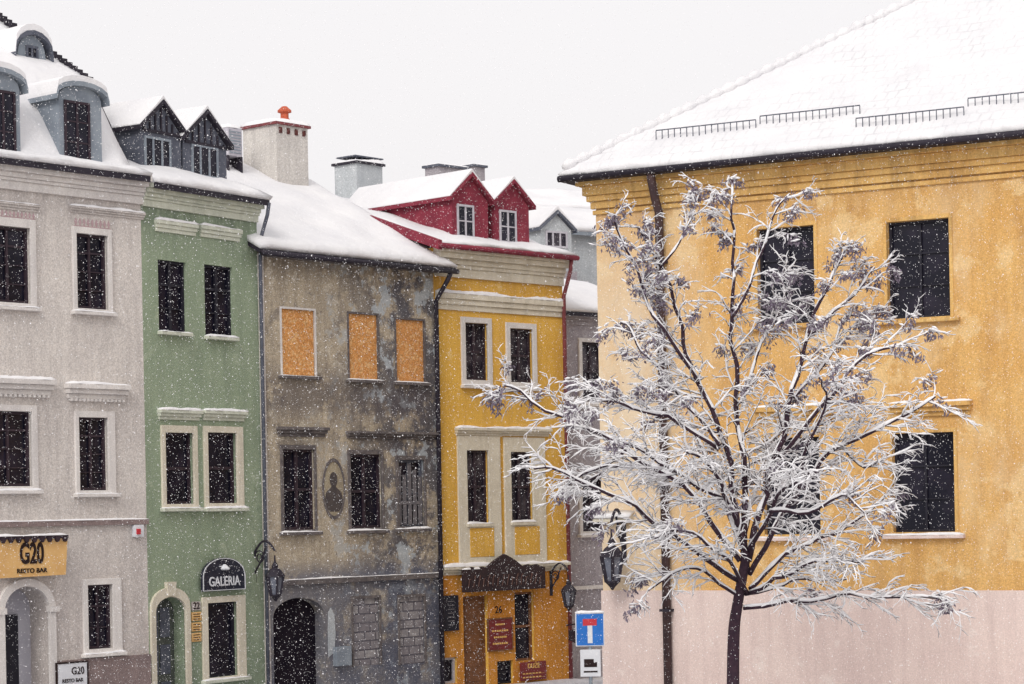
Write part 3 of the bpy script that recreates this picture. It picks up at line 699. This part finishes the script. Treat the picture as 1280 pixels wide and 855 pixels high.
uc=(u0+u1)/2-.05; text('G20',FA,uc,z0+(z1-z0)*.58,off-.01,(z1-z0)*.76,'ink',T_,sx=.60,bold=.028)
text('RESTO BAR',FA,uc,z0+(z1-z0)*.14,off-.01,(z1-z0)*.17,'ink',T_,sx=1.15,bold=.015)
b=MB(); n=9; b.box(u0,u1,off-.03,off+.02,z1-.01,z1+.05)
for k in range(n):
    w=(u1-u0)/n; um=u0+w*(k+.5)
    b.prism([(um-w*.3*math.cos(math.pi*q/8),z1+.03-.11*math.sin(math.pi*q/8)) for q in range(9)][::-1],off-.06,off-.005)
b.obj('scalloped_edge','woodf',T_); b=MB(); b.box(u0+.1,u0+.15,-.22,0,z0+.1,z1-.1); b.box(u1-.15,u1-.1,-.22,0,z0+.1,z1-.1); b.obj('bracket','dark',T_)
snow_strip(u0,u1,-.31,-.2,z1+.05,.05,T_)
T_,(u0,u1,z0,z1)=board(FA,'menu_board','small white framed board with lettering on the plinth','sign',(72,109,829,858),-.1,.03,'swhite','ink')
text('G20',FA,u0+(u1-u0)*.68,z0+(z1-z0)*.65,-.105,.2,'ink',T_,sx=.9); text('RESTO BAR',FA,(u0+u1)/2,z0+(z1-z0)*.25,-.105,.1,'ink',T_)
T_,(u0,u1,z0,z1)=board(FA,'alarm_box','small white alarm box with red lamp on the wall','alarm',(169,180,656,671),-.1,.1,'swhite')
MB().box(u0+.03,u0+.12,-.13,-.1,z0+.05,z0+.16).obj('lamp','sred',T_)
u0,u1,z0,z1=FB.rect(253,307,697,738,-.12); uc=(u0+u1)/2; h=z1-z0
T_=thing('gallery_sign',FB,'dark navy arched gallery signboard with white lettering','sign',(uc,-.12,z0))
w=(u1-u0)/2
def gp(s): return [(uc-w*s,z0+h*(.5-.5*s)),(uc+w*s,z0+h*(.5-.5*s))]+[(uc+w*s*math.cos(t),z0+h*.4+h*.6*s*math.sin(t)**.9) for t in [math.pi*k/16 for k in range(0,17)]]
pl=gp(1.0); MB().prism(pl,-.12,-.07).obj('board','signnavy',T_)
b=MB(); pi_=gp(.95); pj_=gp(.985)
for k in range(len(pl)):
    k2=(k+1)%len(pl); b.prism([pi_[k],pi_[k2],pj_[k2],pj_[k]],-.128,-.118)
b.obj('rim','whitel',T_)
text('GALERIA',FB,uc,z0+h*.27,-.125,h*.40,'whitel',T_,sx=.92,bold=.012)
b=MB(); b.lathe((uc,-.13,z0+h*.62),[(.09,0),(.12,.03),(.07,.08),(.03,.12)],8); b.tube([(uc-.16,-.128,z0+h*.74),(uc+.16,-.128,z0+h*.66)],.012,5); b.obj('emblem','whitel',T_)
b=MB(); b.box(uc-.3,uc-.26,-.07,0,z0+.2,z0+.25); b.box(uc+.26,uc+.3,-.07,0,z0+.2,z0+.25); b.obj('bracket','dark',T_)
T_,(u0,u1,z0,z1)=board(FB,'house_number','small house number plate on green plaster','number plate',(240,251,752,763),-.03,.025,'greyp',None,'plate')
text('22',FB,(u0+u1)/2,(z0+z1)/2,-.034,.2,'ink',T_)
for yy in (765,778,791):
    T_,(u0,u1,z0,z1)=board(FB,'wall_plaque','small orange information plaque beside the green house door','plaque',(240,252,yy,yy+11),-.035,.03,'signwood',None,'plate','plaques by the green house door')
    b=MB(); 
    for k in range(3): b.box(u0+.04,u1-.04,-.039,-.034,z0+.03+k*.05,z0+.045+k*.05)
    b.obj('lettering','ink',T_)
u0,u1,z0,z1=FD.rect(579,681,711,738,-.25); uc=(u0+u1)/2
T_=thing('shop_sign',FD,'dark brown carved shop signboard with crest over the yellow house entrance','sign',(uc,-.25,z0))
pts=[(u0,z0),(u1,z0),(u1,z1)]
for k in range(0,21):
    t=k/20; u=u1-.15-(u1-u0-.3)*t; d=abs(t-.5)*2
    z=z1+ (.05+.30*max(0,1-d/.45)**.7 if d<.45 else .03+.05*abs(math.sin(t*25)))
    pts.append((u,z))
pts.append((u0,z1)); MB().prism(pts,-.27,-.2).obj('board',simple('dark_carved_wood',C(58,42,44),C(38,28,34)),T_)
b=MB()
for k in range(16):
    u=u0+.18+(u1-u0-.36)*k/15; b.tube([(u-.03,-.275,z0+.12),(u+.02*math.sin(k),-.28,z0+.3),(u+.04,-.275,z0+.38 if k%3 else z0+.3)],.013,5)
b.obj('lettering',simple('faded_brown_paint',C(98,70,62),C(78,56,54)),T_)
b=MB(); b.box(u0+.2,u0+.25,-.2,0,z0+.1,z0+.15); b.box(u1-.25,u1-.2,-.2,0,z0+.1,z0+.15); b.obj('bracket','dark',T_); snow_strip(u0,u0+.6,-.27,-.2,z1+.02,.04,T_)
T_,(u0,u1,z0,z1)=board(FD,'wall_plaque','dark red plaque with gold lettering on the orange wall','plaque',(611,640,774,812),-.06,.035,'plaqr','brownd','plate')
b=MB()
for k in range(4):
    w=[.16,.28,.22,.26][k]; zc=z1-.12-k*.15; um=(u0+u1)/2
    n=7
    for q in range(n): b.box(um-w+2*w*q/n,um-w+2*w*(q+.7)/n,-.066,-.058,zc-.02,zc+.02)
b.obj('lettering','gold',T_)
T_,(u0,u1,z0,z1)=board(FD,'wall_plaque','dark red plaque with pale lettering near the window','plaque',(651,683,827,850),-.1,.035,'plaqr',None,'plate')
text('DUŻE',FD,(u0+u1)/2,z1-.1,-.105,.16,'gold',T_)
b=MB()
for k in range(2):
    b.box(u0+.07,u1-.07,-.104,-.098,z0+.06+k*.09,z0+.064+k*.09)
    for q in range(6): b.box(u0+.07+q*.11,u0+.14+q*.11,-.106,-.098,z0+.065+k*.09,z0+.09+k*.09)
b.obj('lettering','gold',T_)
T_,(u0,u1,z0,z1)=board(FD,'menu_case','black wrought framed menu case on the orange wall','plaque',(556,572,746,787),-.1,.08,'blackf','dark','plate')
b=MB()
for k in range(7): b.box(u0+.1,u1-.1,-.104,-.098,z0+.1+k*.09,z0+.12+k*.09)
b.obj('lettering','slat',T_)
T_,(u0,u1,z0,z1)=board(FD,'house_number','house number painted over the door','number plate',(616,630,757,768),-.03,.012,'orange',None,'plate'); text('26',FD,(u0+u1)/2,(z0+z1)/2,-.033,.24,'ink',T_)
def world_thing(name,loc,label,cat,group=None):
    e=bpy.data.objects.new(name,None); scene.collection.objects.link(e); e.location=loc; ORG[e.name]=Vector((0,0,0)); e['label']=label; e['category']=cat
    if group: e['group']=group
    return e
DS=43.0
def tp_(px,py,D): wx,wz=ray(px,py); return wx*D,EYE+wz*D
xs,zt_=tp_(737,766,DS); _,zb_=tp_(737,808,DS)
S=world_thing('road_sign',(xs,DS,0),'blue dead-end road sign with white plate below on a grey post','road sign')
w=.27; hz=zt_-zb_
MB().tube([(0,.05,0),(0,.05,zt_+.03)],.035,10).obj('post','zinc',S,smooth=True)
pn=MB().box(-w,w,0,.02,zb_,zt_).obj('panel','swhite',S,bevel=.02)
MB().box(-w+.02,w-.02,-.004,0.001,zb_+.02,zt_-.02).obj('blue_field','blue',pn)
MB().box(-.045,.045,-.009,-.003,zb_+.06,zb_+hz*.62).obj('white_stem','swhite',pn)
MB().box(-.13,.13,-.009,-.003,zb_+hz*.62,zb_+hz*.82).obj('red_bar','sred',pn)
_,z2=tp_(737,812,DS); _,z3=tp_(737,846,DS)
p2=MB().box(-.19,.19,0,.02,z3,z2).obj('lower_plate','swhite',S,bevel=.015)
b=MB(); b.box(-.12,.06,-.005,.001,z3+.18,z3+.33); b.box(.06,.12,-.005,.001,z3+.18,z3+.27); b.box(-.13,.13,-.005,.001,z3+.08,z3+.11); b.obj('truck_symbol','ink',p2)
snow_strip(-w,w,-.01,.03,zt_,.04,S)
def lantern(F,px,py,side,label,s=1.0,reach=.9):
    off=-reach; u,z=F.m(px,py,off)
    T_=thing('wall_lantern',F,label,'street lamp',(u,0,z),'wrought iron wall lanterns')
    b=MB(); P=[]
    for k in range(13):
        t=k/12; P.append((u,-reach*t,z+.55*s+.28*s*math.sin(t*math.pi*.9)))
    b.tube(P,.024*s,6); b.tube([(u,0,z+.15*s),(u,-reach*.35,z+.42*s),(u,-reach*.6,z+.72*s)],.018*s,6)
    sp=[]
    for k in range(22):
        t=k/21*3.6*math.pi; r=.15*s*(1-k/26); sp.append((u,-reach*.3+r*math.cos(t),z+.5*s+r*math.sin(t)))
    b.tube(sp,.014*s,5); b.box(u-.05,u+.05,-.03,0,z+.0,z+.75*s); b.obj('bracket','dark',T_,smooth=False)
    c=(u,-reach,z)
    MB().lathe(c,[(.10*s,-.26*s),(.17*s,.12*s)],6).obj('lantern_glass','lglass',T_)
    b=MB()
    for k in range(6):
        a=math.pi*2*k/6; b.tube([(c[0]+.105*s*math.cos(a),c[1]+.105*s*math.sin(a),z-.26*s),(c[0]+.18*s*math.cos(a),c[1]+.18*s*math.sin(a),z+.12*s)],.028*s,4)
    b.lathe((u,-reach,z-.33*s),[(.02,-.05*s),(.05*s,0),(.115*s,.06*s),(.115*s,.09*s)],6)
    b.lathe((u,-reach,z+.12*s),[(.21*s,0),(.2*s,.03*s),(.12*s,.13*s),(.06*s,.17*s),(.07*s,.21*s),(.02*s,.3*s),(.015*s,.42*s)],6)
    b.obj('lantern_frame','dark',T_)
    MB().lathe((u,-reach,z+.20*s),[(.12*s,0),(.11*s,.03*s),(.07*s,.07*s),(.03*s,.09*s)],8).obj('snow','snow',T_,smooth=True)
lantern(FC,344,728,0,'black wrought iron wall lantern with scrolled bracket on derelict house',1.05,.65)
lantern(FD,711,745,0,'black wrought iron wall lantern beside the yellow house corner',.95,.6)
lantern(FG,765,706,0,'large black wrought iron wall lantern on the ochre building',1.3,.55)
u,z=FD.m(704,782,0); T_=thing('hanging_sign',FD,'small dark wrought iron hanging sign on a bracket','sign',(FD.L-.1,0,z))
uu=FD.L-.1; MB().tube([(uu,0,z),(uu,-.4,z+.05),(uu,-.75,z)],.018,6).obj('bracket','dark',T_)
zz=z-.35; MB().xprism([(-.7,zz),(-.4,zz-.1),(-.1,zz),(-.1,zz+.22),(-.4,zz+.3),(-.7,zz+.22)],uu-.02,uu+.02).obj('panel','dark',T_)
# ---------------------------------------------------------------- tree
TD=36.0
bx,_=tp_(915,860,TD)
TR=world_thing('deciduous_tree',(bx,TD,0),'bare-branched tree thickly covered in snow, standing before ochre building','tree')
def tpt(px,py,dd):
    x,z=tp_(px,py,TD+dd); return Vector((x-bx,dd,z))
bark_trunk=MB(); bark=MB(); sn=MB(); leaf=MB()
def crv(pts,sub=5):
    out=[]; n=len(pts)
    for i in range(n-1):
        p0=pts[max(i-1,0)];p1=pts[i];p2=pts[i+1];p3=pts[min(i+2,n-1)]
        for k in range(sub):
            t=k/sub
            out.append(.5*((2*p1)+(p2-p0)*t+(2*p0-5*p1+4*p2-p3)*t*t+(3*p1-p0-3*p2+p3)*t**3))
    out.append(pts[-1]); return out
def snowtube(pts,rads,th,sides=5):
    P=[];Rr=[]
    n=len(pts)
    for k,p in enumerate(pts):
        d=(pts[min(k+1,n-1)]-pts[max(k-1,0)]); h=math.sqrt(d.x**2+d.y**2)/(d.length+1e-6)
        r=(rads[k]*.6+th*(.25+.75*h))*ru(.5,1.45)
        if k in (0,n-1): r*=.6
        P.append(p+Vector((0,0,rads[k]*.75+th*.65))); Rr.append(r)
    sn.tube(P,Rr,sides,cap=sides>3)
tr=[Vector((0,0,0)),Vector((.0,0,.6)),tpt(917,800,0),tpt(922,755,0),tpt(932,700,0)]
tc=crv(tr); bark_trunk.tube(tc,[.115-.045*k/len(tc) for k in range(len(tc))],12)
limbs=[([(932,712),(925,640),(900,560),(872,480),(850,400),(825,330),(795,285)],(0,-.6),.048),
([(930,705),(932,600),(925,500),(912,400),(920,310),(915,225)],(0,.6),.046),
([(935,705),(960,590),(990,500),(1010,420),(1040,350),(1055,310)],(0,.2),.05),
([(936,715),(990,620),(1050,565),(1110,530),(1170,495)],(0,-1.4),.038),
([(934,735),(1000,690),(1060,660),(1120,615)],(0,1.5),.032),
([(930,760),(1000,748),(1080,742),(1180,750)],(0,-.8),.026),
([(927,700),(860,612),(780,562),(700,520),(625,480)],(0,.5),.038),
([(924,725),(860,680),(790,635),(720,600),(665,585)],(0,-1.6),.034),
([(922,745),(880,718),(840,722),(805,740)],(0,-.6),.022),
([(960,590),(1030,505),(1080,450),(1120,430)],(.2,-.9),.03),
([(1010,420),(1060,370),(1090,335)],(.2,.6),.022),
([(900,560),(850,495),(805,430),(770,405)],(-.4,.8),.028),
([(872,480),(820,390),(790,320),(775,270)],(-.4,-1.2),.024),
([(930,690),(905,620),(880,575),(850,560)],(0,-2.9),.03),
([(932,690),(960,640),(990,600),(1020,590)],(0,-2.8),.03),
([(932,690),(945,620),(960,560),(985,520)],(0,2.8),.03),
([(930,690),(900,600),(860,530),(820,520)],(0,2.6),.03),
([(925,500),(955,430),(975,380),(985,335)],(.3,1.2),.022),
([(925,640),(840,590),(780,590),(735,600)],(0,1.8),.028),
([(932,740),(900,700),(860,665),(815,672)],(0,-2.3),.026),
([(934,740),(980,720),(1040,700),(1080,705)],(0,-2.4),.026),
([(912,400),(945,330),(965,262),(985,238)],(.2,.2),.018),
([(825,330),(850,290),(868,250)],(-.6,-.3),.016),
([(990,500),(1040,440),(1065,400),(1085,395)],(.1,1.8),.022),
([(900,560),(820,515),(760,500),(715,505)],(-.3,-1.8),.024),
([(780,562),(740,590),(700,618)],(.2,.9),.02),
([(905,620),(860,600),(810,560),(770,545)],(-1,-2.4),.022),
([(960,640),(1010,640),(1050,615),(1080,635)],(-1.2,-2.6),.022),
([(990,620),(1010,560),(1040,500),(1030,470)],(-.6,-2.3),.022),
([(934,740),(975,735),(1020,720),(1065,725)],(0,1.6),.02),
([(1050,560),(1075,585),(1105,580)],(-.4,-1.6),.018)]
def rot(d,ang):
    ax=d.orthogonal().normalized(); ax.rotate(Matrix.Rotation(ru(0,2*math.pi),3,d)); v=d.copy(); v.rotate(Matrix.Rotation(ang,3,ax)); return v
leafsites=[]
def branch(p,d,L,r,lv):
    n={1:4,2:3,3:2}[lv]; pts=[p]; dd=d.copy()
    for k in range(n):
        dd=(dd+Vector((ru(-.32,.32),ru(-.32,.32),ru(-.25,.25)+(.02 if lv<2 else -.12)))).normalized()
        pts.append(pts[-1]+dd*(L/n))
    rads=[r*(1-.75*k/n) for k in range(n+1)]
    if lv<3 or R()<.6: bark.tube(pts,rads,4 if lv<3 else 3,cap=False)
    snowtube(pts,rads,{1:.0135,2:.0105,3:.0078}[lv],5 if lv<2 else (4 if lv==2 else 3))
    if lv<3:
        step={1:.115,2:.065}[lv]; m=int(L/step)
        for k in range(1,m+1):
            t=k/m*.98; q=t*n; i=min(int(q),n-1); pp=pts[i].lerp(pts[i+1],q-i)
            dv=(pts[i+1]-pts[i]).normalized(); nd=rot(dv,math.radians(ru(22,55)))
            nd.z=nd.z*.75+.02; nd.normalize()
            branch(pp,nd,(ru(.22,.5) if lv==1 else ru(.08,.2))*(1.1-.4*t),r*.5 if lv==1 else .0045,lv+1)
    return pts[-1]
for pl,(d0,d1),r0 in limbs:
    n=len(pl); P=[tpt(x+ru(-4,4),y+ru(-4,4),d0+(d1-d0)*(k/(n-1))**.8) for k,(x,y) in enumerate(pl)]
    c=crv(P,5); m=len(c); rads=[r0*(1-.82*k/m)+.006 for k in range(m)]
    c=[p+Vector((noise.noise(p*1.7),noise.noise(p*1.7+Vector((9,3,1))),noise.noise(p*1.7+Vector((2,8,5)))))*.13*min(1,k/4) for k,p in enumerate(c)]
    bark.tube(c,rads,8); snowtube(c,rads,.012,6)
    acc=0
    for k in range(3,m-1):
        seg=(c[k+1]-c[k]).length; acc+=seg
        low=c[k].z<6.6
        step=.15 if low else .18
        while acc>step:
            acc-=step; t=k/m
            dv=(c[k+1]-c[k]).normalized(); nd=rot(dv,math.radians(ru(30,60)))
            outward=Vector((c[k].x,c[k].y,0)); 
            if outward.length>.3: nd+=outward.normalized()*.2
            nd.z=nd.z*.8+.05; nd.normalize()
            e=branch(c[k].lerp(c[k+1],R()),nd,(ru(.4,.9) if low else ru(.35,.72))*(1.15-.5*t),max(.007,rads[k]*.3),1)
            leafsites.append((e,t))
    leafsites.append((c[-1],1.5))
for e,t in leafsites:
    hz=e.z
    pr=.9 if hz>7.0 else (.6 if hz>5.9 else .08)
    if t>1 and hz>5.2: pr=1
    if R()<pr:
        ax=Vector((ru(-1,1),ru(-1,1),ru(-.9,-.1))).normalized(); Lc=ru(.18,.42)
        for q in range(int(ru(44,74))):
            f=R(); o=e+ax*(Lc*f)+Vector((random.gauss(0,.05),random.gauss(0,.05),random.gauss(0,.035)))
            d=Vector((ru(-.7,.7),ru(-.7,.7),ru(-1.2,-.2))).normalized(); s_=d.cross(Vector((ru(-1,1),ru(-1,1),ru(-1,1)))).normalized()
            l=ru(.05,.11); w=ru(.010,.019)
            leaf.poly([o,o+d*l*.5+s_*w,o+d*l,o+d*l*.5-s_*w])
        for q in range(8):
            f=R(); o=e+ax*(Lc*f)+Vector((random.gauss(0,.05),random.gauss(0,.05),ru(.02,.07))); dx=Vector((ru(-1,1),ru(-1,1),ru(-.5,.2))).normalized()*ru(.04,.08)
            sn.tube([o-dx,o,o+dx],[.006,ru(.012,.022),.006],4)
bark_trunk.obj('trunk','bark',TR,smooth=True)
CR=bark.obj('crown','bark',TR,smooth=True); sn.obj('snow','brightsnow',CR,smooth=True); leaf.obj('leaves','leaf',CR)
# ---------------------------------------------------------------- ground
g=MB(); g.poly([(-300,-200,0),(300,-200,0),(300,500,0),(-300,500,0)]); G=g.obj('ground','snow',None); G['kind']='structure'
rm=plaster('slushy_asphalt',C(150,150,156),C(110,110,118),C(70,70,78),((C(220,222,230),1.2,.5,.9),),off=30)
g=MB(); g.poly([(-14,30,.004),(8,30,.004),(1.2,45.6,.004),(1.4,56.5,.004),(-1.6,52,.004),(-9.5,42,.004)]); G=g.obj('road',rm,None); G['kind']='structure'
pv=MB(); 
for F in (FA,FB,FC,FD):
    a=F.A; e=F.A+F.d*F.L; i=F.i
    if F is FA: a=F.A+F.d*UL
    q=[a+i*.1,e+i*.1,e-i*1.3,a-i*1.3]
    k=len(pv.v); pv.v+=[(p.x,p.y,.12) for p in q]+[(p.x,p.y,0) for p in q]; pv.f+=[(k,k+3,k+2,k+1),(k+3,k+7,k+6,k+2),(k+1,k+2,k+6,k+5),(k,k+4,k+7,k+3)]
G=pv.obj('pavement',simple('trodden_snow_paving',C(214,216,224),C(170,172,182)),None); G['kind']='structure'
# ---------------------------------------------------------------- falling snow
fl=MB()
for k in range(165000):
    y=18+ (56-18)*R()**.85; x=ru(-.235,.235)*y*1.1+ru(-.5,.5); z=ru(.1,14.5); r=ru(.0022,.0062) if R()<.96 else ru(.006,.0082)
    i=len(fl.v); fl.v+=[(x+r,y,z-r*.6),(x-r*.6,y+r,z-r*.6),(x-r*.6,y-r,z-r*.6),(x,y,z+r)]
    fl.f+=[(i,i+1,i+3),(i+1,i+2,i+3),(i+2,i,i+3),(i,i+2,i+1)]
S=fl.obj('falling_snow','brightsnow',None); S['kind']='stuff'; S['label']='fine white snowflakes falling through the air over the street'; S['category']='snow'
# ---------------------------------------------------------------- light, camera
w=bpy.data.worlds.new("World"); scene.world=w; w.use_nodes=True; nt=w.node_tree
bg=nt.nodes['Background']; out=nt.nodes['World Output']
sky=N(nt,'ShaderNodeTexSky'); sky.sky_type='NISHITA'; sky.sun_disc=False
EL,AZ=math.radians(38),math.radians(200)
sky.sun_elevation=EL; sky.sun_rotation=AZ; sky.air_density=1; sky.dust_density=6
hs=N(nt,'ShaderNodeHueSaturation'); hs.inputs['Saturation'].default_value=.15
nt.links.new(sky.outputs[0],hs.inputs['Color']); nt.links.new(hs.outputs[0],bg.inputs[0]); bg.inputs[1].default_value=.05
bg2=N(nt,'ShaderNodeBackground'); bg2.inputs[0].default_value=(.80,.775,.78,1); bg2.inputs[1].default_value=.96
ad=N(nt,'ShaderNodeAddShader'); nt.links.new(bg.outputs[0],ad.inputs[0]); nt.links.new(bg2.outputs[0],ad.inputs[1]); nt.links.new(ad.outputs[0],out.inputs[0])
sl=bpy.data.lights.new('sun','SUN'); sl.energy=.9; sl.angle=math.radians(20); sl.color=(1,.95,.88)
so=bpy.data.objects.new('sun',sl); scene.collection.objects.link(so)
sd=Vector((math.sin(AZ)*math.cos(EL),math.cos(AZ)*math.cos(EL),math.sin(EL)))
so.rotation_euler=sd.to_track_quat('Z','Y').to_euler()
cd=bpy.data.cameras.new('camera'); cd.sensor_width=36; cd.lens=FP/1280*36; cd.shift_y=(PCY-427.5)/1280; cd.clip_end=2000; cd.clip_start=.5
co=bpy.data.objects.new('camera',cd); scene.collection.objects.link(co)
co.matrix_world=Matrix.Translation((0,0,EYE))@Matrix.Rotation(math.radians(90),4,'X')@Matrix.Rotation(-ROLL,4,'Z')
scene.camera=co
scene.view_settings.view_transform='Standard'; scene.view_settings.look='None'; scene.view_settings.exposure=0
